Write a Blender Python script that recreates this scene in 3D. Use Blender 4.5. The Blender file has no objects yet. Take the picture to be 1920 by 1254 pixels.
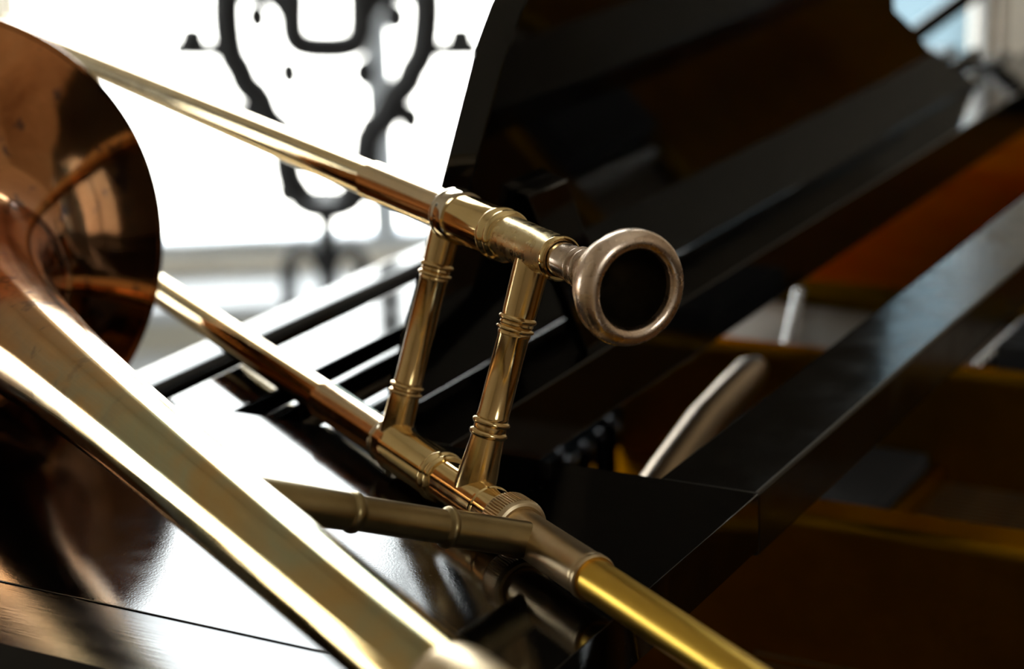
import bpy, bmesh, math, random
from mathutils import Vector, Matrix
from math import sin, cos, pi, radians, sqrt
random.seed(7)
SC = bpy.context.scene
COL = SC.collection

# ------------------------------------------------------------------ camera
F_PX = 3850.0
PITCH, YAW, ROLL = radians(16.8), radians(29.7), radians(-2.3)


def cam_axis(v):
    cp, sp = cos(PITCH), sin(PITCH)
    v = (v[0], cp * v[1] - sp * v[2], sp * v[1] + cp * v[2])
    c, s = cos(ROLL), sin(ROLL)
    return Vector((c * v[0] - s * v[1], s * v[0] + c * v[1], v[2]))


# rows: piano x (along the keyboard), y (towards the player), z (up) in camera coordinates
AX, AY, AZ = cam_axis((sin(YAW), 0, cos(YAW))), cam_axis((-cos(YAW), 0, sin(YAW))), cam_axis((0, -1, 0))
RIGHT, UP, FWD = Vector((AX.x, AY.x, AZ.x)), -Vector((AX.y, AY.y, AZ.y)), Vector((AX.z, AY.z, AZ.z))
cam_data = bpy.data.cameras.new('camera')
cam = bpy.data.objects.new('camera', cam_data)
COL.objects.link(cam)
cam.matrix_world = Matrix(((RIGHT.x, UP.x, -FWD.x, 0), (RIGHT.y, UP.y, -FWD.y, 0), (RIGHT.z, UP.z, -FWD.z, 0), (0, 0, 0, 1)))
cam_data.sensor_width = 36.0
cam_data.lens = 36.0 * F_PX / 1920.0
cam_data.clip_start = 0.02
cam_data.dof.use_dof = True
cam_data.dof.focus_distance = 0.685
cam_data.dof.aperture_fstop = 8.0
SC.camera = cam

SC.view_settings.view_transform = 'Standard'
SC.view_settings.look = 'None'
SC.view_settings.exposure = 0.15
SC.view_settings.gamma = 1.0
SC.view_settings.use_curve_mapping = False
SC.cycles.use_denoising = True
SC.cycles.max_bounces = 10
SC.cycles.glossy_bounces = 8
SC.cycles.transparent_max_bounces = 12
SC.cycles.caustics_reflective = True
SC.cycles.sample_clamp_indirect = 12.0

# room axes: fw = away from the camera, rr = to its right
FW = Vector((FWD.x, FWD.y, 0)).normalized()
RR = Vector((FW.y, -FW.x, 0))


def W(fw, r, z):
    v = FW * fw + RR * r
    return Vector((v.x, v.y, z))


# ------------------------------------------------------------------ sky
world = bpy.data.worlds.new('sky')
SC.world = world
world.use_nodes = True
nt = world.node_tree
nt.nodes.clear()
out = nt.nodes.new('ShaderNodeOutputWorld')
bg = nt.nodes.new('ShaderNodeBackground')
tc = nt.nodes.new('ShaderNodeTexCoord')
sep = nt.nodes.new('ShaderNodeSeparateXYZ')
mr = nt.nodes.new('ShaderNodeMapRange')
mr.inputs['From Min'].default_value = -0.25
mr.inputs['From Max'].default_value = 0.5
ramp = nt.nodes.new('ShaderNodeValToRGB')
ramp.color_ramp.elements[0].color = (1.0, 0.97, 0.90, 1)
ramp.color_ramp.elements[1].color = (0.93, 0.98, 1.0, 1)
nt.links.new(tc.outputs['Generated'], sep.inputs[0])
nt.links.new(sep.outputs['Z'], mr.inputs['Value'])
nt.links.new(mr.outputs[0], ramp.inputs['Fac'])
nt.links.new(ramp.outputs['Color'], bg.inputs['Color'])
bg.inputs['Strength'].default_value = 11.0
nt.links.new(bg.outputs[0], out.inputs[0])

FLOOR, CEIL = -1.27, 2.25
BACK, LEFT, RIGHTW, FRONT = 3.2, -1.75, 2.7, -1.7
# window openings: (r0, r1, z0, z1) in the back wall, (fw0, fw1, z0, z1) in the left wall
WIN1 = (-0.86, 0.36, -0.826, 1.55)
WIN2 = (0.50, 0.789, -0.74, 0.80)
RAIL_WIN = (0.68, 0.789, 0.92, 2.0)  # unseen high window added to brighten the reflection at the rear rail's far end
WIN3 = (2.2, 2.85, -0.35, 0.64)
FILL_WIN = (1.1, 2.3, 0.5, 1.7)  # unseen window added behind the camera as fill light on walls and brass
WIN5 = (1.30, 1.95, -1.0, 0.02)


def portal(name, c, direction, sx, sy):
    ld = bpy.data.lights.new(name, 'AREA')
    ld.shape = 'RECTANGLE'
    ld.size, ld.size_y = sx, sy
    ld.cycles.is_portal = True
    o = bpy.data.objects.new(name, ld)
    o.location = c
    o.rotation_euler = direction.to_track_quat('-Z', 'Y').to_euler()
    COL.objects.link(o)


portal('daylight_portal', W(BACK - 0.01, (WIN1[0] + WIN1[1]) / 2, (WIN1[2] + WIN1[3]) / 2), -FW, WIN1[1] - WIN1[0], WIN1[3] - WIN1[2])
portal('daylight_portal', W(BACK - 0.01, (WIN2[0] + WIN2[1]) / 2, (WIN2[2] + WIN2[3]) / 2), -FW, WIN2[1] - WIN2[0], WIN2[3] - WIN2[2])
portal('daylight_portal', W((WIN3[0] + WIN3[1]) / 2, LEFT + 0.01, (WIN3[2] + WIN3[3]) / 2), RR, WIN3[1] - WIN3[0], WIN3[3] - WIN3[2])
portal('daylight_portal', W(FRONT + 0.01, (FILL_WIN[0] + FILL_WIN[1]) / 2, (FILL_WIN[2] + FILL_WIN[3]) / 2), FW, FILL_WIN[1] - FILL_WIN[0], FILL_WIN[3] - FILL_WIN[2])
portal('daylight_portal', W((WIN5[0] + WIN5[1]) / 2, LEFT + 0.01, (WIN5[2] + WIN5[3]) / 2), RR, WIN5[1] - WIN5[0], WIN5[3] - WIN5[2])
portal('daylight_portal', W(BACK - 0.01, (RAIL_WIN[0] + RAIL_WIN[1]) / 2, (RAIL_WIN[2] + RAIL_WIN[3]) / 2), -FW, RAIL_WIN[1] - RAIL_WIN[0], RAIL_WIN[3] - RAIL_WIN[2])


# ------------------------------------------------------------------ materials
def new_mat(name):
    m = bpy.data.materials.new(name)
    m.use_nodes = True
    return m, m.node_tree, m.node_tree.nodes['Principled BSDF']


def N(nt, kind, **kw):
    n = nt.nodes.new(kind)
    for k, v in kw.items():
        if k in n.inputs:
            n.inputs[k].default_value = v
        else:
            setattr(n, k, v)
    return n


def noise_ramp(nt, scale, stops, detail=6.0, rough=0.6, stretch=None, dist=0.0):
    t = N(nt, 'ShaderNodeTexCoord')
    n = N(nt, 'ShaderNodeTexNoise', Scale=scale, Detail=detail, Roughness=rough, Distortion=dist)
    if stretch is not None:
        mp = N(nt, 'ShaderNodeMapping')
        mp.inputs['Scale'].default_value = stretch
        nt.links.new(t.outputs['Object'], mp.inputs['Vector'])
        nt.links.new(mp.outputs[0], n.inputs['Vector'])
    else:
        nt.links.new(t.outputs['Object'], n.inputs['Vector'])
    r = N(nt, 'ShaderNodeValToRGB')
    els = r.color_ramp.elements
    while len(els) < len(stops):
        els.new(0.5)
    for e, (p, c) in zip(els, stops):
        e.position = p
        e.color = (c, c, c, 1) if isinstance(c, (int, float)) else (*c, 1)
    nt.links.new(n.outputs['Fac'], r.inputs['Fac'])
    return r


def bump(nt, bsdf, scale, strength, dist=0.0002, stretch=None):
    t = N(nt, 'ShaderNodeTexCoord')
    n = N(nt, 'ShaderNodeTexNoise', Scale=scale, Detail=3.0)
    if stretch is not None:
        mp = N(nt, 'ShaderNodeMapping')
        mp.inputs['Scale'].default_value = stretch
        nt.links.new(t.outputs['Object'], mp.inputs['Vector'])
        nt.links.new(mp.outputs[0], n.inputs['Vector'])
    else:
        nt.links.new(t.outputs['Object'], n.inputs['Vector'])
    b = N(nt, 'ShaderNodeBump', Strength=strength, Distance=dist)
    nt.links.new(n.outputs['Fac'], b.inputs['Height'])
    nt.links.new(b.outputs[0], bsdf.inputs['Normal'])


def metal(name, c1, c2, rough, scale=60.0, rvar=0.06, bmp=0.0, lo=0.35, hi=0.68):
    m, nt, b = new_mat(name)
    b.inputs['Metallic'].default_value = 1.0
    r = noise_ramp(nt, scale, [(lo, c1), (hi, c2)])
    nt.links.new(r.outputs['Color'], b.inputs['Base Color'])
    rr = noise_ramp(nt, scale * 2.3, [(0.3, max(0.02, rough - rvar)), (0.7, rough + rvar)])
    nt.links.new(rr.outputs['Color'], b.inputs['Roughness'])
    if bmp:
        bump(nt, b, 900.0, bmp, 0.00005)
    return m


def plain(name, c, rough=0.5, metallic=0.0, spec=0.5, var=0.12, scale=8.0):
    m, nt, b = new_mat(name)
    lo = tuple(x * (1 - var) for x in c)
    hi = tuple(min(1, x * (1 + var)) for x in c)
    r = noise_ramp(nt, scale, [(0.35, lo), (0.65, hi)])
    nt.links.new(r.outputs['Color'], b.inputs['Base Color'])
    b.inputs['Roughness'].default_value = rough
    b.inputs['Metallic'].default_value = metallic
    b.inputs['Specular IOR Level'].default_value = spec
    return m


M_SLIDE = metal('slide_brass', (0.90, 0.72, 0.42), (0.84, 0.65, 0.35), 0.07, 40, 0.03)
M_SLEEVE = metal('sleeve_brass', (0.82, 0.65, 0.43), (0.88, 0.70, 0.46), 0.13, 80, 0.05)
M_GOLD = metal('polished_gold_brass', (0.92, 0.70, 0.34), (0.84, 0.62, 0.28), 0.10, 60, 0.04)
M_RING = metal('nickel_ring', (0.80, 0.72, 0.58), (0.72, 0.62, 0.46), 0.08, 60, 0.03)
M_RECV = metal('brushed_receiver_brass', (0.76, 0.59, 0.28), (0.84, 0.67, 0.36), 0.29, 90, 0.08, 0.12)
M_BRACE = metal('brace_brass', (0.82, 0.59, 0.28), (0.74, 0.52, 0.24), 0.16, 70, 0.05)
M_DULL = metal('dull_dark_brass', (0.30, 0.22, 0.10), (0.38, 0.28, 0.13), 0.33, 60, 0.04)
M_FERR = metal('dull_nickel_brass', (0.66, 0.51, 0.30), (0.74, 0.58, 0.37), 0.36, 70, 0.04)
M_YELLOW = metal('yellow_brass', (0.86, 0.56, 0.09), (0.78, 0.48, 0.07), 0.36, 18, 0.03)
M_MOUTH = metal('worn_silver_mouthpiece', (0.86, 0.68, 0.53), (0.76, 0.58, 0.43), 0.28, 90, 0.06)
M_CUP = metal('shaded_cup', (0.10, 0.075, 0.04), (0.06, 0.045, 0.025), 0.45, 90, 0.06)  # dark metal paints in the shade inside the mouthpiece cup
M_SHANK = metal('worn_silver_shank', (0.60, 0.47, 0.37), (0.72, 0.58, 0.47), 0.25, 120, 0.08, 0.1)


def bell_mat():
    m, nt, b = new_mat('rose_brass_bell')
    b.inputs['Metallic'].default_value = 1.0
    t = N(nt, 'ShaderNodeTexCoord')
    # along the bell: u in x of the object's own frame (object origin at rim, x along the tube)
    sp = N(nt, 'ShaderNodeSeparateXYZ')
    nt.links.new(t.outputs['Object'], sp.inputs[0])
    mr = N(nt, 'ShaderNodeMapRange')
    mr.inputs['From Min'].default_value = 0.10
    mr.inputs['From Max'].default_value = 0.30
    nt.links.new(sp.outputs['X'], mr.inputs['Value'])
    copper = noise_ramp(nt, 26, [(0.30, (0.42, 0.16, 0.055)), (0.52, (0.60, 0.26, 0.10)), (0.74, (0.66, 0.34, 0.15))], dist=0.8)
    tube = noise_ramp(nt, 22, [(0.30, (0.66, 0.34, 0.08)), (0.44, (0.60, 0.42, 0.17)), (0.56, (0.48, 0.46, 0.27)), (0.70, (0.68, 0.42, 0.13))], dist=0.8, stretch=(0.5, 1, 1))
    mx = N(nt, 'ShaderNodeMix', data_type='RGBA')
    nt.links.new(mr.outputs[0], mx.inputs['Factor'])
    nt.links.new(copper.outputs['Color'], mx.inputs['A'])
    nt.links.new(tube.outputs['Color'], mx.inputs['B'])
    # tarnish blots on the flare
    sp1 = noise_ramp(nt, 75, [(0.60, 0.0), (0.66, 0.85)], detail=3.0)
    inv = N(nt, 'ShaderNodeMath', operation='SUBTRACT')
    inv.inputs[0].default_value = 1.0
    nt.links.new(mr.outputs[0], inv.inputs[1])
    mul = N(nt, 'ShaderNodeMath', operation='MULTIPLY')
    nt.links.new(sp1.outputs['Color'], mul.inputs[0])
    nt.links.new(inv.outputs[0], mul.inputs[1])
    mx2 = N(nt, 'ShaderNodeMix', data_type='RGBA')
    nt.links.new(mul.outputs[0], mx2.inputs['Factor'])
    nt.links.new(mx.outputs['Result'], mx2.inputs['A'])
    mx2.inputs['B'].default_value = (0.14, 0.08, 0.07, 1)
    nt.links.new(mx2.outputs['Result'], b.inputs['Base Color'])
    rr = noise_ramp(nt, 45, [(0.3, 0.07), (0.7, 0.13)])
    nt.links.new(rr.outputs['Color'], b.inputs['Roughness'])
    bump(nt, b, 420.0, 0.10, 0.00008)
    return m


M_BELL = bell_mat()


def piano_black(name, rough=0.045, bmp=0.05, stretch=None, scale=700.0, dust=False):
    m, nt, b = new_mat(name)
    c = noise_ramp(nt, 30, [(0.4, (0.0018, 0.0016, 0.0014)), (0.7, (0.0034, 0.003, 0.0026))])
    nt.links.new(c.outputs['Color'], b.inputs['Base Color'])
    rr = noise_ramp(nt, 60, [(0.35, rough * 0.7), (0.7, rough * 1.5)], stretch=stretch)
    if dust:
        sp = noise_ramp(nt, 650, [(0.70, 0.0), (0.74, 0.5)], detail=1.5)
        mx = N(nt, 'ShaderNodeMix', data_type='RGBA')
        nt.links.new(sp.outputs['Color'], mx.inputs['Factor'])
        nt.links.new(c.outputs['Color'], mx.inputs['A'])
        mx.inputs['B'].default_value = (0.10, 0.09, 0.075, 1)
        nt.links.new(mx.outputs['Result'], b.inputs['Base Color'])
    nt.links.new(rr.outputs['Color'], b.inputs['Roughness'])
    b.inputs['IOR'].default_value = 1.54
    if bmp:
        bump(nt, b, scale, bmp, 0.00006, stretch)
    return m


M_BLACK = piano_black('piano_black_lacquer', 0.05, 0.03)
M_SHELF = piano_black('scuffed_black_lacquer', 0.07, 0.28, None, 1500.0, True)
M_EDGE = piano_black('scratched_black_edge', 0.16, 0.5, (1.0, 0.06, 1.0), 900.0)
M_RAIL = piano_black('worn_black_rail', 0.17, 0.06, None, 400.0)
M_PANEL = piano_black('music_desk_lacquer', 0.05, 0.0)
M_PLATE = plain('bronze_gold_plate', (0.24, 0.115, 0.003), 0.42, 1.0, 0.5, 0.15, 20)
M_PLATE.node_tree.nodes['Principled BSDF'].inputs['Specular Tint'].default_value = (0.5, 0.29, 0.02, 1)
M_FLANGE = plain('shaded_bronze_gold', (0.15, 0.078, 0.001), 0.5, 1.0, 0.5, 0.15, 20)  # darker copy of the plate gold, shade put into the colour
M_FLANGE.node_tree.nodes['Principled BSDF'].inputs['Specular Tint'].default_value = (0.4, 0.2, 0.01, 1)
M_FELT = plain('black_felt', (0.012, 0.011, 0.011), 0.9)
M_STRING = plain('steel_string', (0.45, 0.42, 0.38), 0.28, 1.0, 0.5, 0.2, 30)
M_BASS = plain('copper_wound_string', (0.34, 0.30, 0.26), 0.35, 1.0, 0.5, 0.2, 30)
M_STEEL = plain('nickel_steel', (0.72, 0.71, 0.70), 0.16, 1.0, 0.5, 0.05, 30)
M_PIN = plain('blued_steel', (0.035, 0.035, 0.04), 0.12, 1.0, 0.5, 0.05, 30)
M_ROD = plain('pale_bronze_bar', (0.36, 0.26, 0.16), 0.28, 1.0, 0.5, 0.08, 30)
M_WOODB = plain('soundboard_spruce', (0.22, 0.11, 0.035), 0.5)
M_KEYW = plain('ivory_key', (0.75, 0.71, 0.60), 0.3)
M_IRON = plain('black_wrought_iron', (0.012, 0.012, 0.013), 0.6)
M_WALL = plain('warm_white_plaster', (0.84, 0.78, 0.67), 0.9, 0, 0.3, 0.05)
M_DARKWALL = plain('brown_wall', (0.40, 0.33, 0.25), 0.9, 0, 0.3, 0.15)
M_CEIL = plain('ceiling_paint', (0.85, 0.82, 0.76), 0.9, 0, 0.3, 0.05)
M_FLOORM = plain('brown_oak_floor', (0.20, 0.12, 0.06), 0.45, 0, 0.4, 0.3, 3)
M_WHITE = plain('white_painted_wood', (0.84, 0.88, 0.92), 0.45, 0, 0.4, 0.04)
M_CREAM = plain('cream_painted_wood', (0.80, 0.75, 0.62), 0.5, 0, 0.4, 0.04)
M_FRAME = plain('blue_grey_window_paint', (0.76, 0.83, 0.9), 0.45, 0, 0.4, 0.04)
M_DKFRAME = plain('dark_window_paint', (0.05, 0.055, 0.05), 0.5)
M_FACADE = plain('blue_grey_render', (0.052, 0.082, 0.104), 0.9, 0, 0.3, 0.05, 1)
M_BEIGE = plain('beige_render', (0.11, 0.085, 0.055), 0.9, 0, 0.3, 0.25, 2)


def glass_mat():
    m = bpy.data.materials.new('window_glass')
    m.use_nodes = True
    nt = m.node_tree
    nt.nodes.clear()
    o = nt.nodes.new('ShaderNodeOutputMaterial')
    tr = nt.nodes.new('ShaderNodeBsdfTransparent')
    tr.inputs[0].default_value = (0.97, 0.98, 0.98, 1)
    gl = nt.nodes.new('ShaderNodeBsdfGlossy')
    gl.inputs['Roughness'].default_value = 0.0
    fr = nt.nodes.new('ShaderNodeFresnel')
    mx = nt.nodes.new('ShaderNodeMixShader')
    nt.links.new(fr.outputs[0], mx.inputs[0])
    nt.links.new(tr.outputs[0], mx.inputs[1])
    nt.links.new(gl.outputs[0], mx.inputs[2])
    nt.links.new(mx.outputs[0], o.inputs[0])
    return m


M_GLASS = glass_mat()


def sheer_mat():
    m, nt, b = new_mat('white_sheer_cloth')
    b.inputs['Base Color'].default_value = (0.9, 0.87, 0.81, 1)
    b.inputs['Roughness'].default_value = 0.9
    o = nt.nodes['Material Output']
    tl = nt.nodes.new('ShaderNodeBsdfTranslucent')
    tl.inputs[0].default_value = (0.93, 0.90, 0.84, 1)
    mx = nt.nodes.new('ShaderNodeMixShader')
    mx.inputs[0].default_value = 0.6
    nt.links.new(b.outputs[0], mx.inputs[1])
    nt.links.new(tl.outputs[0], mx.inputs[2])
    nt.links.new(mx.outputs[0], o.inputs[0])
    return m


M_SHEER = sheer_mat()


# ------------------------------------------------------------------ helpers
def tag(o, label=None, cat=None, group=None, kind=None):
    for k, v in (('label', label), ('category', cat), ('group', group), ('kind', kind)):
        if v:
            o[k] = v
    return o


def empty(name, loc, label, cat, group=None):
    o = bpy.data.objects.new(name, None)
    o.empty_display_size = 0.02
    o.location = loc
    COL.objects.link(o)
    tag(o, label, cat, group)
    return o


def world_loc(o):
    v = Vector((0, 0, 0))
    while o:
        v = v + o.location
        o = o.parent
    return v


def obj(name, bm, mat, parent=None, origin=None, smooth=0, matrix=None, wn=False):
    """Link bm (built in world coordinates) as one mesh; smooth = sharp angle in degrees (0 = flat)."""
    me = bpy.data.meshes.new(name)
    bmesh.ops.recalc_face_normals(bm, faces=bm.faces)
    vs = [v.co for v in bm.verts]
    if matrix is not None:
        bm.transform(matrix.inverted())
    else:
        if origin is None:
            origin = sum(vs, Vector()) / len(vs)
        bmesh.ops.translate(bm, verts=bm.verts, vec=-Vector(origin))
    bm.to_mesh(me)
    bm.free()
    me.materials.append(mat)
    if smooth:
        for p in me.polygons:
            p.use_smooth = True
        me.set_sharp_from_angle(angle=radians(smooth))
    o = bpy.data.objects.new(name, me)
    COL.objects.link(o)
    if wn:
        md = o.modifiers.new('weighted_normal', 'WEIGHTED_NORMAL')
        md.weight = 100
        md.keep_sharp = True
    if parent is not None:
        o.parent = parent
        pl = world_loc(parent)
        if matrix is not None:
            o.matrix_local = Matrix.Translation(-pl) @ matrix
        else:
            o.location = Vector(origin) - pl
    elif matrix is not None:
        o.matrix_world = matrix
    else:
        o.location = origin
    return o


def frame_for(d):
    d = d.normalized()
    a = Vector((0, 0, 1)) if abs(d.z) < 0.9 else Vector((1, 0, 0))
    u = a.cross(d).normalized()
    return d, u, d.cross(u)


def lathe(bm, o, d, prof, n=64, cap0=False, cap1=False, rad=None):
    d, u, v = frame_for(d)
    rings = []
    for t, r in prof:
        ring = []
        for k in range(n):
            a = 2 * pi * k / n
            q = r if rad is None else rad(t, r, k)
            ring.append(bm.verts.new(o + d * t + (u * cos(a) + v * sin(a)) * q))
        rings.append(ring)
    for A, B in zip(rings, rings[1:]):
        for k in range(n):
            bm.faces.new((A[k], A[(k + 1) % n], B[(k + 1) % n], B[k]))
    if cap0:
        bm.faces.new(rings[0][::-1])
    if cap1:
        bm.faces.new(rings[-1])
    return bm


def revolve(name, o, d, prof, mat, parent, n=64, cap0=False, cap1=False, smooth=35, rad=None):
    return obj(name, lathe(bmesh.new(), o, d, prof, n, cap0, cap1, rad), mat, parent, smooth=smooth)


def bead(t, r0, r1, w, k=6):
    """profile points of a rounded ring of width w raised from r0 to r1, centred on t"""
    return [(t + w * (i / k - 0.5), r0 + (r1 - r0) * sin(pi * i / k) ** 0.6) for i in range(k + 1)]


def sweep(bm, pts, rads, n=24, caps=True):
    pts = [Vector(p) for p in pts]
    rings = []
    u = None
    for i, p in enumerate(pts):
        t = (pts[min(i + 1, len(pts) - 1)] - pts[max(i - 1, 0)]).normalized()
        if u is None:
            _, u, v = frame_for(t)
        else:
            u = (u - t * u.dot(t)).normalized()
            v = t.cross(u)
        r = rads[i] if isinstance(rads, (list, tuple)) else rads
        rings.append([bm.verts.new(p + (u * cos(2 * pi * k / n) + v * sin(2 * pi * k / n)) * r) for k in range(n)])
    for A, B in zip(rings, rings[1:]):
        for k in range(n):
            bm.faces.new((A[k], A[(k + 1) % n], B[(k + 1) % n], B[k]))
    if caps:
        bm.faces.new(rings[0][::-1])
        bm.faces.new(rings[-1])
    return bm


def box(bm, lo, hi, bev=0.0, seg=3, fr=None):
    """axis-aligned box; fr maps (a, b, c) to world (default: identity)"""
    vs = []
    for x in (lo[0], hi[0]):
        for y in (lo[1], hi[1]):
            for z in (lo[2], hi[2]):
                vs.append(bm.verts.new(Vector((x, y, z)) if fr is None else fr(x, y, z)))
    fs = [(0, 1, 3, 2), (4, 6, 7, 5), (0, 4, 5, 1), (2, 3, 7, 6), (0, 2, 6, 4), (1, 5, 7, 3)]
    faces = [bm.faces.new([vs[i] for i in f]) for f in fs]
    if bev:
        es = {e for f in faces for e in f.edges}
        bmesh.ops.bevel(bm, geom=list(es), offset=bev, segments=seg, affect='EDGES', profile=0.5)
    return bm


def prism(bm, poly, vec, bev=0.0, seg=3):
    a = [bm.verts.new(Vector(p)) for p in poly]
    b = [bm.verts.new(Vector(p) + Vector(vec)) for p in poly]
    fs = [bm.faces.new(a[::-1]), bm.faces.new(b)]
    n = len(a)
    for k in range(n):
        fs.append(bm.faces.new((a[k], a[(k + 1) % n], b[(k + 1) % n], b[k])))
    if bev:
        es = list(set(fs[0].edges) | set(fs[1].edges))
        bmesh.ops.bevel(bm, geom=es, offset=bev, segments=seg, affect='EDGES', profile=0.5)
    return bm


# ------------------------------------------------------------------ the room
def room_box(name, lo, hi, mat):
    o = obj(name, box(bmesh.new(), lo, hi, fr=W), mat)
    o['kind'] = 'structure'
    return o


T = 0.18
room_box('floor', (FRONT, LEFT, FLOOR - 0.1), (BACK, RIGHTW, FLOOR), M_FLOORM)
room_box('ceiling', (FRONT, LEFT, CEIL), (BACK, RIGHTW, CEIL + 0.1), M_CEIL)
room_box('wall_right', (FRONT, RIGHTW, FLOOR), (BACK, RIGHTW + T, CEIL), M_DARKWALL)


def wall_with_holes(name, holes, s0, s1, fr, mat):
    """wall in its own (s, depth, z) frame; holes sorted along s"""
    ss = sorted({s0, s1, *[h[0] for h in holes], *[h[1] for h in holes]})
    zs = sorted({FLOOR, CEIL, *[h[2] for h in holes], *[h[3] for h in holes]})
    bm = bmesh.new()
    grid = {}

    def vert(i, j, k):
        if (i, j, k) not in grid:
            grid[(i, j, k)] = bm.verts.new(fr(ss[i], (0, T)[k], zs[j]))
        return grid[(i, j, k)]

    def solid(i, j):
        if not (0 <= i < len(ss) - 1 and 0 <= j < len(zs) - 1):
            return False
        sc, zc = (ss[i] + ss[i + 1]) / 2, (zs[j] + zs[j + 1]) / 2
        return not any(h[0] < sc < h[1] and h[2] < zc < h[3] for h in holes)
    for i in range(len(ss) - 1):
        for j in range(len(zs) - 1):
            if not solid(i, j):
                continue
            for k in (0, 1):
                bm.faces.new([vert(i, j, k), vert(i + 1, j, k), vert(i + 1, j + 1, k), vert(i, j + 1, k)])
            for di, dj, e in ((-1, 0, ((i, j), (i, j + 1))), (1, 0, ((i + 1, j), (i + 1, j + 1))),
                              (0, -1, ((i, j), (i + 1, j))), (0, 1, ((i, j + 1), (i + 1, j + 1)))):
                if not solid(i + di, j + dj):
                    (a, b), (c, d) = e
                    bm.faces.new([vert(a, b, 0), vert(c, d, 0), vert(c, d, 1), vert(a, b, 1)])
    o = obj(name, bm, mat)
    o['kind'] = 'structure'
    return o


FR_BACK = lambda s, q, z: W(BACK + q, s, z)
FR_LEFT = lambda s, q, z: W(s, LEFT - q, z)
wall_with_holes('wall_back', [WIN1, WIN2, RAIL_WIN], LEFT, RIGHTW, FR_BACK, M_WALL)
FR_FRONT = lambda s, q, z: W(FRONT - q, s, z)
wall_with_holes('wall_front', [FILL_WIN], LEFT, RIGHTW, FR_FRONT, M_DARKWALL)
wall_with_holes('wall_left', [WIN5, WIN3], FRONT, BACK, FR_LEFT, M_WALL)


def window(name, h, fr, frame_w, mulls, bars, mat):
    """frame in the opening h, vertical mullions at given s, glass pane as a child"""
    s0, s1, z0, z1 = h
    bm = bmesh.new()
    q0, q1 = 0.05, 0.11
    box(bm, (s0, q0, z0), (s0 + frame_w, q1, z1), fr=fr)
    box(bm, (s1 - frame_w, q0, z0), (s1, q1, z1), fr=fr)
    box(bm, (s0 + frame_w, q0, z0), (s1 - frame_w, q1, z0 + frame_w), fr=fr)
    box(bm, (s0 + frame_w, q0, z1 - frame_w), (s1 - frame_w, q1, z1), fr=fr)
    for s, w in mulls:
        box(bm, (s - w / 2, q0, z0 + frame_w), (s + w / 2, q1, z1 - frame_w), fr=fr)
    for z, w in bars:
        box(bm, (s0 + frame_w, q0 + 0.01, z - w / 2), (s1 - frame_w, q1 - 0.01, z + w / 2), fr=fr)
    o = obj(name, bm, mat)
    o['kind'] = 'structure'
    g = obj('window_pane', box(bmesh.new(), (s0 + 0.004, 0.078, z0 + 0.004), (s1 - 0.004, 0.082, z1 - 0.004), fr=fr), M_GLASS, o)
    return o


window('window_1', WIN1, FR_BACK, 0.022, [(-0.199, 0.040)], [], M_FRAME)
window('window_2', (WIN2[0], 0.776, WIN2[2], WIN2[3]), FR_BACK, 0.012, [], [], M_DKFRAME)
window('rail_light_window', RAIL_WIN, FR_BACK, 0.012, [], [], M_DKFRAME)
window('window_3', WIN3, FR_LEFT, 0.05, [], [], M_WHITE)
window('fill_window', FILL_WIN, FR_FRONT, 0.05, [(1.7, 0.06)], [], M_WHITE)
window('window_5', WIN5, FR_LEFT, 0.04, [], [], M_WHITE)

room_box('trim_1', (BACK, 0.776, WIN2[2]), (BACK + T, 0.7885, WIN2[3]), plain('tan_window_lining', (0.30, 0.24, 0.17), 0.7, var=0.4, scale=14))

# window bench under the bright window, three stepped boards
b = empty('window_bench', W(2.97, -0.3, FLOOR), 'white and cream painted bench built low along the bright window', 'bench')
obj('bench_top', box(bmesh.new(), (3.01, -1.2, -0.868), (3.195, 0.45, -0.846), 0.004, fr=W), M_WHITE, b)
obj('bench_front', box(bmesh.new(), (3.03, -1.18, -0.92), (3.19, 0.43, -0.868), fr=W), M_CREAM, b)
obj('lower_step', box(bmesh.new(), (2.72, -1.2, -0.942), (3.195, 0.45, -0.92), 0.004, fr=W), M_WHITE, b)
obj('base_panel', box(bmesh.new(), (2.75, -1.18, FLOOR), (3.19, 0.43, -0.942), fr=W), M_CREAM, b)

# sheer curtain at the left end of the window
bm = bmesh.new()
rows = []
for k in range(61):
    u = k / 60
    r_, q_ = -0.90 + 0.185 * u, 3.09 + 0.022 * sin(u * 16) + 0.008 * sin(u * 37)
    rows.append((bm.verts.new(W(q_, r_, -0.80)), bm.verts.new(W(q_ + 0.004 * sin(u * 15), r_, 1.75))))
for (a, c), (e, g) in zip(rows, rows[1:]):
    bm.faces.new((a, e, g, c))
cu = obj('sheer_curtain', bm, M_SHEER, smooth=60)
tag(cu, 'white sheer curtain hanging at the left end of the bright window', 'curtain')
sd = cu.modifiers.new('thickness', 'SOLIDIFY')
sd.thickness = 0.001

# house wall added outside the smaller window to block the bright sky
fa = empty('added_house_wall', W(6.0, 1.4, FLOOR), 'added pale blue-grey house wall that dims the sky in the small window past the music desk', 'building')
obj('facade', box(bmesh.new(), (6.0, 0.2, FLOOR), (6.4, 1.43, 3.6), fr=W), M_FACADE, fa)
obj('side_wing', box(bmesh.new(), (6.02, 1.44, FLOOR), (6.4, 4.2, 0.5), fr=W), M_FACADE, fa)
obj('annexe_wall', box(bmesh.new(), (5.9, 1.395, FLOOR), (5.99, 2.6, -0.90), fr=W), M_BEIGE, fa)
obj('annexe_ledge', box(bmesh.new(), (5.86, 1.385, -0.90), (5.99, 2.65, -0.87), 0.005, fr=W), M_DKFRAME, fa)

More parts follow.
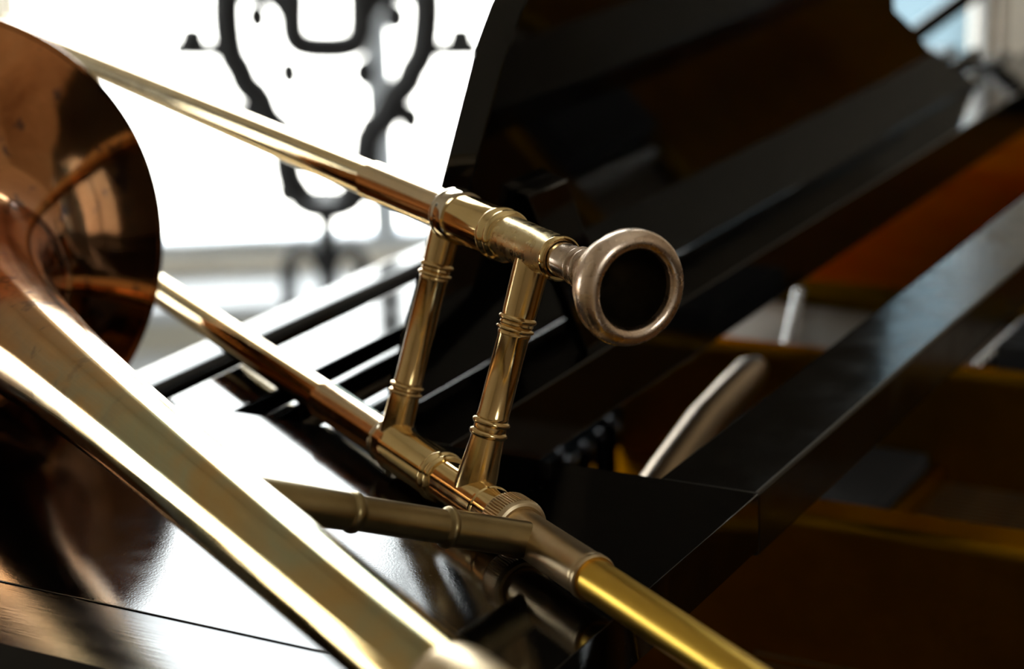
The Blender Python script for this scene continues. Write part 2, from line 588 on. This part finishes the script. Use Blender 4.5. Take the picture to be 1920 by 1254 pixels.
# ------------------------------------------------------------------ wrought iron screen
def at_plane(px, py, dist):
    """point of the photograph's pixel on the frontal plane dist in front of the camera"""
    v = FWD + RIGHT * ((px - 960) / F_PX) - UP * ((py - 627) / F_PX)
    k = dist / v.dot(FW)
    return v * k


SCR = 2.98
scr = empty('wrought_iron_screen', at_plane(612, 590, SCR), 'black wrought iron ornamental screen with scrolls standing before the bright window', 'screen')


def iron(name, pts, r, n=10):
    P = [at_plane(x, y, SCR) for x, y in pts]
    # smooth the polyline once
    Q = [P[0]]
    for a, c in zip(P, P[1:]):
        Q += [a.lerp(c, 0.25), a.lerp(c, 0.75)]
    Q.append(P[-1])
    return obj(name, sweep(bmesh.new(), Q, r, n), M_IRON, scr, smooth=60)


CX = 612
for s in (-1, 1):
    mir = lambda pts: [(CX + s * (x - CX), y) for x, y in pts]
    iron('side_scroll', mir([(792, -60), (800, 0), (800, 40), (793, 95), (785, 116), (775, 128), (764, 160), (738, 180), (724, 222), (692, 246), (686, 300), (684, 330), (672, 352), (648, 384)]), 0.0235)
    iron('upper_arch', mir([(800, -40), (806, 6), (776, -18), (736, -20), (700, 0), (684, 26)]), 0.017)
    iron('inner_upright', mir([(676, -60), (677, 0), (677, 60), (668, 82), (640, 89), (612, 90)]), 0.0205)
    iron('side_bar', mir([(800, 93), (830, 94), (868, 94), (900, 93)]), 0.012)
    fm = mir([(864, 94)])[0]
    fz = mir([(864, 50)])[0]
    bm = bmesh.new()
    a, c = at_plane(*fm, SCR), at_plane(*fz, SCR)
    L = (c - a).length
    lathe(bm, a, c - a, [(0, 0.027), (L * 0.12, 0.029), (L * 0.25, 0.023), (L * 0.6, 0.019), (L * 0.85, 0.018), (L, 0.012)], 16, True, True)
    obj('finial', bm, M_IRON, scr, smooth=50)
    for (x, y) in ((742, 32), (682, 137), (770, 222), (686, 358)):
        bm = bmesh.new()
        c = at_plane(*mir([(x, y)])[0], SCR)
        bmesh.ops.create_uvsphere(bm, u_segments=14, v_segments=10, radius=1.0, matrix=Matrix.Translation(c) @ Matrix.Diagonal((0.0175, 0.0175, 0.022, 1)))
        obj('leaf_drop', bm, M_IRON, scr, smooth=80)
    iron('foot_post', mir([(682, 590), (682, 540), (682, 490)]), 0.011)
    iron('foot_arch', mir([(682, 500), (676, 478), (660, 466), (640, 470), (626, 488), (622, 505)]), 0.009)
bm = bmesh.new()
a, c = at_plane(612, 404, SCR), at_plane(612, 366, SCR)
L = (c - a).length
lathe(bm, a, c - a, [(0, 0.036), (L * 0.15, 0.044), (L * 0.5, 0.048), (L, 0.046)], 18, True, True)
obj('socket', bm, M_IRON, scr, smooth=50)
iron('centre_post', [(612, 400), (614, 460), (616, 530), (617, 590)], 0.013)
bm = bmesh.new()
bmesh.ops.create_uvsphere(bm, u_segments=14, v_segments=10, radius=0.017, matrix=Matrix.Translation(at_plane(612, 90, SCR)))
obj('boss', bm, M_IRON, scr, smooth=80)

# ------------------------------------------------------------------ the music desk (slides as one piece)
ZB = -0.2703
desk = empty('music_desk', (0.70, 0.40, ZB - 0.02), 'glossy black music desk with tilted panel and side shelf under the trombone', 'music desk')
TH = 0.022


def slab(name, x0, x1, y0, y1, z0, z1, mat=M_BLACK, par=desk, bev=0.0015):
    return obj(name, box(bmesh.new(), (x0, y0, z0), (x1, y1, z1), bev), mat, par, smooth=60, wn=True)


bm = bmesh.new()
prism(bm, [(0.4652, 0.2655, ZB - TH), (0.6385, 0.2655, ZB - TH), (0.6385, 0.585, ZB - TH), (0.628, 0.5945, ZB - TH), (0.4652, 0.5945, ZB - TH)], (0, 0, TH), 0.0003, 1)
obj('side_shelf', bm, M_SHELF, desk, smooth=60, wn=True)
slab('shelf_edge', 0.4285, 0.4651, 0.2665, 0.594, ZB - TH - 0.012, ZB - 0.0005, M_EDGE, bev=0.0003)
slab('rear_rail', 0.6386, 1.62, 0.2655, 0.305, ZB - 0.025, ZB, M_RAIL, bev=0.0018)
slab('middle_rail', 0.6388, 1.62, 0.394, 0.440, ZB - 0.031, ZB, bev=0.001)
slab('front_rail', 0.6388, 1.62, 0.498, 0.534, ZB - 0.022, ZB, bev=0.001)
slab('rail_lip', 0.6388, 1.62, 0.480, 0.4848, ZB - 0.016, ZB - 0.001, bev=0.001)
slab('felt_rail', 0.6388, 1.62, 0.452, 0.461, ZB - 0.022, ZB - 0.003, bev=0.002)

# tilted panel with rounded shoulder
TILT = radians(19.1)
PU = Vector((0, -sin(TILT), cos(TILT)))          # up the panel
PN = Vector((0, -cos(TILT), -sin(TILT)))         # out of its visible face
PB = Vector((0, 0.4325, ZB))                     # base of the visible face


def pp(x, h):
    return PB + Vector((x, 0, 0)) + PU * h


X0 = 0.673
pts = [(X0, 0.0), (X0, 0.150)]
for k in range(1, 9):
    a = pi - (pi / 2) * k / 8
    pts.append((X0 + 0.045 + 0.045 * cos(a), 0.150 + 0.055 * sin(a)))
pts += [(0.90, 0.215), (1.03, 0.203)]
pts += [(1.12, 0.150), (1.174, 0.098), (1.232, 0.078), (1.279, 0.058), (1.349, 0.036), (1.441, 0.005), (1.47, 0.0)]
bm = bmesh.new()
prism(bm, [pp(x, h) for x, h in pts], PN * -0.013, 0.001, 2)
obj('desk_panel', bm, M_PANEL, desk, smooth=60, wn=True)
# prop on the back of the panel
pa, pb_ = pp(0.748, 0.089), Vector((0.800, 0.405, ZB + 0.001))
bm = bmesh.new()
wv = Vector((0.034, 0, 0))
tv = PN * 0.007
prism(bm, [pa, pa - wv, pb_ - wv, pb_], tv, 0.0008, 2)
obj('desk_prop', bm, M_BLACK, desk, smooth=60, wn=True)

# ------------------------------------------------------------------ grand piano
piano = empty('grand_piano', (1.1, 0.0, FLOOR), 'black grand piano with gold iron plate seen under the music desk', 'piano')
# rim: outline of the case
outl = [(0.40, 0.62), (0.40, 0.05), (0.43, -0.25), (0.55, -0.55), (0.80, -0.85), (1.05, -1.10), (1.30, -1.25), (1.60, -1.25), (1.80, -1.10), (1.86, -0.85), (1.86, 0.62)]
bm = bmesh.new()
th = 0.05
inn = []
cx, cy = 1.15, -0.1
for i, (x, y) in enumerate(outl):
    p = Vector((x, y))
    a = Vector(outl[max(i - 1, 0)])
    c = Vector(outl[min(i + 1, len(outl) - 1)])
    t = (c - a).normalized()
    nrm = Vector((-t.y, t.x))
    if nrm.dot(Vector((cx, cy)) - p) < 0:
        nrm = -nrm
    inn.append(p + nrm * th)
poly = [(x, y) for x, y in outl] + [(p.x, p.y) for p in reversed(inn)]
prism(bm, [(x, y, -0.62) for x, y in poly], (0, 0, 0.30), 0.003, 2)
obj('rim', bm, M_BLACK, piano, smooth=60, wn=True)
slab('case_bottom', 0.452, 1.808, -0.80, 0.60, -0.66, -0.62, M_BLACK, piano)
for x, y in ((0.62, 0.50), (1.66, 0.50), (1.40, -1.0)):
    revolve('leg', Vector((x, y, FLOOR)), Vector((0, 0, 1)), [(0, 0.03), (0.05, 0.035), (0.08, 0.028), (0.45, 0.055), (0.60, 0.06), (0.612, 0.06)], M_BLACK, piano, 24, True, True)
slab('key_block', 0.43, 0.700, 0.625, 0.80, -0.50, -0.3265, M_BLACK, piano, 0.004)
slab('fallboard', 0.705, 1.70, 0.641, 0.668, -0.49, -0.315, M_BLACK, piano, 0.006)
slab('key_bed', 0.43, 1.86, 0.621, 0.86, -0.62, -0.502, M_BLACK, piano, 0.003)
slab('pin_block_cover', 0.66, 1.80, 0.545, 0.60, -0.47, -0.43, M_BLACK, piano, 0.002)
slab('soundboard', 0.46, 1.80, -0.70, 0.54, -0.475, -0.465, M_WOODB, piano)

# iron plate
plate = slab('plate_web', 0.83, 1.79, 0.345, 0.54, -0.462, -0.436, M_PLATE, piano, 0.004)
slab('treble_flange', 0.455, 0.575, -0.2, 0.54, -0.460, -0.400, M_PLATE, piano, 0.006)
slab('bass_flange', 1.20, 1.79, -0.30, 0.54, -0.420, -0.357, M_FLANGE, piano, 0.010)


def rib(x, y0, y1, z0, z1, w):
    return slab('plate_strut', x, x + w, y0, y1, z0, z1, M_PLATE, piano, 0.006)


rib(0.826, -0.55, 0.385, -0.462, -0.358, 0.030)
rib(1.062, -0.60, 0.535, -0.462, -0.358, 0.018)
rib(0.64, -0.42, 0.36, -0.462, -0.395, 0.020)
# gold bar across the strings and black strip behind it
slab('capo_bar', 0.845, 1.061, 0.328, 0.336, -0.440, -0.415, M_PLATE, piano, 0.002)
slab('black_strip', 0.846, 1.061, 0.337, 0.46, -0.436, -0.408, M_FELT, piano, 0.003)
# strings, each its own
def string(x, y0, y1, z, r, mat):
    bm = bmesh.new()
    sweep(bm, [(x, y0, z), (x, y1, z)], r, 6, True)
    return obj('string', bm, mat, piano, smooth=60)


for i in range(40):
    string(0.850 + i * 0.0053, -0.55, 0.327, -0.424, 0.0006, M_STRING)
for i in range(24):
    string(0.588 + i * 0.0098, -0.40, 0.34, -0.424, 0.0006, M_STRING)
for i in range(26):
    string(1.084 + i * 0.0044, -0.60, 0.50, -0.372, 0.0013, M_BASS)
# hitch felt bed below the wound strings
slab('bass_bridge', 1.081, 1.199, 0.10, 0.53, -0.40, -0.376, plain('grey_felt', (0.16, 0.145, 0.12), 0.9), piano, 0.002)
# agraffe rows glinting across the strings
for i in range(11):
    t = i / 10
    for (xa, ya), (xb, yb) in (((1.082, 0.431), (1.196, 0.468)), ((1.082, 0.3185), (1.196, 0.3175))):
        x, y = xa + (xb - xa) * t, ya + (yb - ya) * t
        revolve('agraffe', Vector((x, y, -0.3755)), Vector((0, 0, 1)), [(0, 0.0045), (0.010, 0.0045), (0.013, 0.004), (0.0145, 0.002)], M_STEEL, piano, 12, False, True)
for i in range(11):
    x = 1.085 + i * 0.0106
    slab('damper', x, x + 0.0085, 0.215, 0.308, -0.370, -0.348, M_FELT, piano, 0.002)
# tuning pins
for x, y in ((0.914, 0.4945), (0.905, 0.4848), (0.9287, 0.4875), (0.9504, 0.4891), (0.9727, 0.4936)):
    revolve('tuning_pin', Vector((x, y, -0.437)), Vector((0, 0, 1)), [(0, 0.0034), (0.050, 0.0034), (0.0535, 0.0034), (0.0555, 0.0030), (0.0568, 0.0021), (0.0575, 0.0008)], M_PIN, piano, 16, False, True, 60)
# rounded metal bar between the rails
bm = bmesh.new()
pts = [(0.742, 0.371, -0.345), (0.80, 0.378, -0.338), (0.86, 0.385, -0.332), (0.905, 0.389, -0.330), (0.935, 0.393, -0.330), (0.946, 0.394, -0.3305), (0.952, 0.3945, -0.331)]
sweep(bm, pts, [0.0105, 0.0104, 0.0102, 0.0098, 0.0090, 0.0064, 0.002], 20)
obj('brace_bar', bm, M_ROD, piano, smooth=60)
# lid prop stick beyond the desk
def ray_at(px, py, x):
    v = FWD + RIGHT * ((px - 960) / F_PX) - UP * ((py - 627) / F_PX)
    return v * (x / v.x)


bm = bmesh.new()
sweep(bm, [ray_at(1560, 175, 1.74), ray_at(1712, 68, 1.74), ray_at(1800, 4, 1.74), ray_at(1990, -130, 1.74)], 0.008, 12)
obj('lid_prop', bm, M_BLACK, piano, smooth=60)

# ------------------------------------------------------------------ the trombone
D = Vector((0.543038, 0.839699, -0.003783)).normalized()
A = Vector((0.595442, 0.328840, -0.175056))      # front brace on the mouthpiece side
B = Vector((0.570976, 0.344280, -0.259824))      # front brace on the bell side
Cg = B + D * -0.0474                              # bell brace on the gooseneck
E = Vector((-0.7842, 0.5088, 0.3552))
E = (E - D * E.dot(D)).normalized()
tb = empty('trombone', (B.x, B.y, ZB), 'worn brass trombone lying on the black piano shelf, mouthpiece towards the viewer', 'trombone')

# mouthpiece: rim at t = -0.0666 looking back along -D
MPt = A + D * -0.0666
mm = 0.001
prof = [(3.4, 12.62), (1.8, 12.9), (1.0, 13.2), (0.4, 13.8), (0.0, 14.9), (0.05, 15.9), (0.5, 17.0), (1.4, 18.0), (2.8, 18.7), (4.4, 19.0), (6.4, 18.9), (8.2, 18.5), (9.3, 17.8), (9.9, 17.0),
        (10.6, 16.9), (12.4, 16.4), (15.0, 15.2), (18.5, 12.8), (22.0, 10.2), (25.5, 8.1), (28.5, 6.9), (30.2, 6.4)]
mp = revolve('mouthpiece', MPt, D, [(a * mm, r * mm) for a, r in prof], M_MOUTH, tb, 96, False, False, 60)
revolve('cup', MPt, D, [(a * mm, r * mm) for a, r in [(29, 2.2), (25, 3.2), (22, 5.0), (17, 8.6), (11.5, 11.2), (6, 12.4), (3.2, 12.63)]], M_CUP, mp, 64, True, False, 60)
prof = [(29.9, 6.3)] + [(t, r) for t, r in bead(32.0, 6.3, 7.2, 3.0)] + [(34.2, 6.1)] + [(t, r) for t, r in bead(36.2, 6.1, 6.9, 2.2)] + [(37.8, 6.05), (38.0, 6.15), (52, 5.8)]
revolve('shank', MPt, D, [(a * mm, r * mm) for a, r in prof], M_SHANK, mp, 64, False, False, 40)


def P(*pairs):
    return [(a * mm, r * mm) for a, r in pairs]


# mouthpiece receiver (t measured from A towards the slide)
rc = revolve('mouthpiece_receiver', A, D, P((-16, 6.2), (-17.3, 6.3), (-17.6, 7.0), (-17.3, 7.55), (-16.6, 7.75), (-15.4, 7.75), (-14.9, 7.5), (0, 7.65), (20, 7.9), (24, 7.9)), M_RECV, tb, 72)
revolve('end_lip', A, D, P((-17.9, 6.3), (-18.0, 7.2), (-17.6, 7.75), (-16.6, 7.95), (-15.6, 7.95), (-15.1, 7.6)), M_GOLD, rc, 72)
# cork barrel on the mouthpiece side
bar = revolve('cork_barrel', A, D, P((19, 7.6), (19.3, 8.3), (19.6, 8.6)) + [(t * mm, r * mm) for t, r in bead(21.6, 8.6, 9.5, 3.2)] + [(t * mm, r * mm) for t, r in bead(26.2, 8.8, 9.75, 4.0)] + P((28.6, 8.9), (29, 9.0), (56, 9.05)), M_GOLD, tb, 80)
revolve('barrel_ring', A, D, P((54.6, 9.0), (54.7, 9.75), (55.4, 9.95), (60.5, 9.95)) + [(t * mm, r * mm) for t, r in bead(62.4, 9.9, 10.25, 3.0)] + P((64.2, 9.4), (64.4, 8.0)), M_RING, bar, 80)
# slide tubes
SL = 0.70
sl1 = revolve('slide_tube', A, D, P((60, 7.15), (700, 7.15)), M_SLIDE, tb, 64)
sv = revolve('slide_sleeve', A, D, P((61, 7.75), (131.5, 7.75), (132.6, 7.95), (134.6, 7.95), (135.2, 7.2)), M_SLEEVE, sl1, 72)
sl2 = revolve('slide_tube', B, D, P((55, 7.15), (700, 7.15)), M_SLIDE, tb, 64)
revolve('slide_sleeve', B, D, P((58, 7.6), (126.5, 7.6), (127.4, 7.9), (129.4, 7.9), (130.0, 7.2)), M_SLEEVE, sl2, 72)
# crook joining the two slide tubes at the far end
bm = bmesh.new()
mid = (A + B) / 2 + D * 0.70
hv = (A - B) / 2
cr = [mid + hv * cos(pi * k / 24) + D * (hv.length * sin(pi * k / 24)) for k in range(25)]
sweep(bm, cr, 0.0073, 24, True)
obj('slide_crook', bm, M_SLIDE, tb, smooth=50)
# lower side: cork barrel, bell receiver, knurled nut
bar2 = revolve('cork_barrel', B, D, P((19, 7.7), (19.2, 8.4)) + [(t * mm, r * mm) for t, r in bead(20.8, 8.4, 9.2, 2.6)] + [(t * mm, r * mm) for t, r in bead(24.6, 8.6, 9.6, 3.4)] + P((26.8, 8.8), (27.2, 9.0), (57, 9.05), (58.2, 9.4), (60.6, 9.45), (61.2, 9.0), (61.4, 7.5)), M_GOLD, tb, 80)
revolve('wire_collar', B, D, [(t * mm, r * mm) for t, r in bead(70.5, 7.6, 8.6, 1.6)], M_RING, bar2, 64)
br = revolve('bell_receiver', B, D, P((20, 7.9), (-12, 8.0), (-12.4, 8.4), (-13.6, 8.5), (-14.2, 8.1), (-26, 8.6), (-27, 8.6)), M_GOLD, tb, 72)


def knurl(t, r, k):
    return r - (0.0007 if (k % 3 == 0 and -0.0343 < t < -0.0262) else 0)


revolve('knurled_nut', B, D, P((-25.0, 8.4), (-25.2, 10.0), (-26.0, 10.2), (-26.3, 10.45), (-34.2, 10.45), (-34.5, 10.2), (-35.2, 10.1), (-36.2, 9.6), (-36.6, 8.6), (-36.2, 7.6)), M_FERR, br, 192, rad=knurl, smooth=20)
# gooseneck
gn = revolve('gooseneck', B, D, P((-82, 6.7), (-120, 6.65), (-170, 6.5), (-240, 6.5)), M_YELLOW, tb, 64)
revolve('gooseneck_ferrule', B, D, P((-35, 7.55), (-50, 7.5), (-80, 7.6), (-81.0, 7.95), (-82.0, 7.7), (-82.6, 7.95), (-83.8, 7.95), (-84.4, 7.4), (-84.0, 6.6)), M_FERR, gn, 72)


# braces
def brace(name, p, q, r, rings, ends, mat, ring_r):
    d = q - p
    L = d.length
    pts = [(0.0, ends[0])]
    (f0, f1), (g0, g1) = rings
    pts += [(L * (f0 - 0.02), r * 1.08)]
    w = L * (f1 - f0)
    pts += bead(L * f0 + w * 0.20, r * 1.05, ring_r, w * 0.30) + [(L * f0 + w * 0.45, r * 1.08)] + bead(L * f0 + w * 0.68, r * 1.02, ring_r, w * 0.26) + [(L * f0 + w * 0.88, r * 1.06), (L * f1, r * 1.04), (L * f1 + 0.0004, r)]
    w = L * (g1 - g0)
    pts += [(L * g0 - 0.0004, r), (L * g0, r * 1.04)] + bead(L * g0 + w * 0.25, r * 1.03, ring_r, w * 0.26) + [(L * g0 + w * 0.45, r * 1.05)] + bead(L * g0 + w * 0.70, r * 1.05, ring_r, w * 0.28)
    pts += [(L * (g1 + 0.02), r * 1.10), (L * 0.90, ends[1] * 0.92), (L, ends[1])]
    return revolve(name, p, d, pts, mat, tb, 56, False, False, 35)


brace('slide_brace', A, B, 0.0055, ((0.262, 0.345), (0.668, 0.768)), (0.0064, 0.0076), M_BRACE, 0.0067)
A2, B2 = A + D * 0.058, B + D * 0.061
A2 = A + D * 0.066
B2 = B + D * 0.0655
brace('slide_brace', A2, B2, 0.0052, ((0.207, 0.285), (0.725, 0.79)), (0.0060, 0.0064), M_BRACE, 0.0064)
# bell brace
BL = 0.117
Q = Cg + E * BL
pts = [(0.0, 0.0060), (0.030, 0.0061)] + bead(0.0345, 0.0060, 0.0069, 0.0030) + [(0.0365, 0.0056), (0.066, 0.0056)] + bead(0.0690, 0.0058, 0.0067, 0.0040) + [(0.0720, 0.0060), (0.085, 0.0063), (BL, 0.0066)]
revolve('bell_brace', Cg, E, pts, M_DULL, tb, 48)

# bell: axis slightly diverging from the slide
rimc = Cg + E * 0.128 + D * 0.330
near = Cg + E * 0.1160 + D * -0.166
BD = (near - rimc).normalized()                    # from the rim back along the tube
LB = (near - rimc).length
prof = [(0, .1065), (.002, .1015), (.005, .0945), (.010, .084), (.016, .0745), (.024, .064), (.035, .0530), (.050, .0432), (.070, .0350), (.095, .0288), (.125, .0240), (.16, .0206), (.20, .0179), (.26, .0153), (.33, .0136), (.40, .0126), (LB, .0117)]


def catmull(pr, k=5):
    o = []
    for i in range(len(pr) - 1):
        p0, p1, p2, p3 = pr[max(i - 1, 0)], pr[i], pr[i + 1], pr[min(i + 2, len(pr) - 1)]
        for j in range(k):
            u = j / k
            x = p1[0] + (p2[0] - p1[0]) * u
            m1 = (p2[1] - p0[1]) / (p2[0] - p0[0]) * (p2[0] - p1[0])
            m2 = (p3[1] - p1[1]) / (p3[0] - p1[0]) * (p2[0] - p1[0])
            h = (2 * u**3 - 3 * u**2 + 1) * p1[1] + (u**3 - 2 * u**2 + u) * m1 + (-2 * u**3 + 3 * u**2) * p2[1] + (u**3 - u**2) * m2
            o.append((x, h))
    o.append(pr[-1])
    return o


outer = catmull(prof)
inner = [(t + 0.0006, r - 0.0008) for t, r in outer]
rimroll = [(-0.0012 + 0.0016 * (1 - cos(a)) * 0.5 - 0.0004, .1065 + 0.0013 * sin(a)) for a in (pi * 0.9, pi * 0.6, pi * 0.3)]
loop = inner[::-1] + [(-0.0012, .1060), (-0.0022, .1072), (-0.0014, .1084), (0.0002, .1082), (0.0010, .1064)] + outer[1:]
bx = BD
by = (Vector((0, 0, 1)) - bx * bx.z).normalized()
bz = bx.cross(by)
BM = Matrix(((bx.x, by.x, bz.x, rimc.x), (bx.y, by.y, bz.y, rimc.y), (bx.z, by.z, bz.z, rimc.z), (0, 0, 0, 1)))
bell = obj('bell', lathe(bmesh.new(), rimc, BD, loop, 128), M_BELL, tb, smooth=50, matrix=BM)
# ferrule at the near end and tuning slide bow back to the gooseneck
revolve('bell_ferrule', rimc, BD, [(LB - 0.009, 0.0116), (LB - 0.0085, 0.0121), (LB - 0.006, 0.0126), (LB - 0.002, 0.0129), (LB + 0.03, 0.0129), (LB + 0.032, 0.0115)], M_FERR, tb, 64)
g0 = B + D * -0.235
e0 = rimc + BD * (LB + 0.04)
mid = (g0 + e0) / 2
hv = (g0 - e0) / 2
ax = (-D - hv.normalized() * (-D).dot(hv.normalized())).normalized()
bm = bmesh.new()
pts, rads = [e0 - BD * 0.03], [0.0114]
for k in range(25):
    a = pi * k / 24
    pts.append(mid - hv * cos(a) + ax * hv.length * sin(a))
    rads.append(0.0112 + (0.0070 - 0.0112) * k / 24)
pts.append(g0 + D * 0.01)
rads.append(0.0069)
sweep(bm, pts, rads, 32, True)
obj('tuning_slide_bow', bm, M_YELLOW, tb, smooth=50)
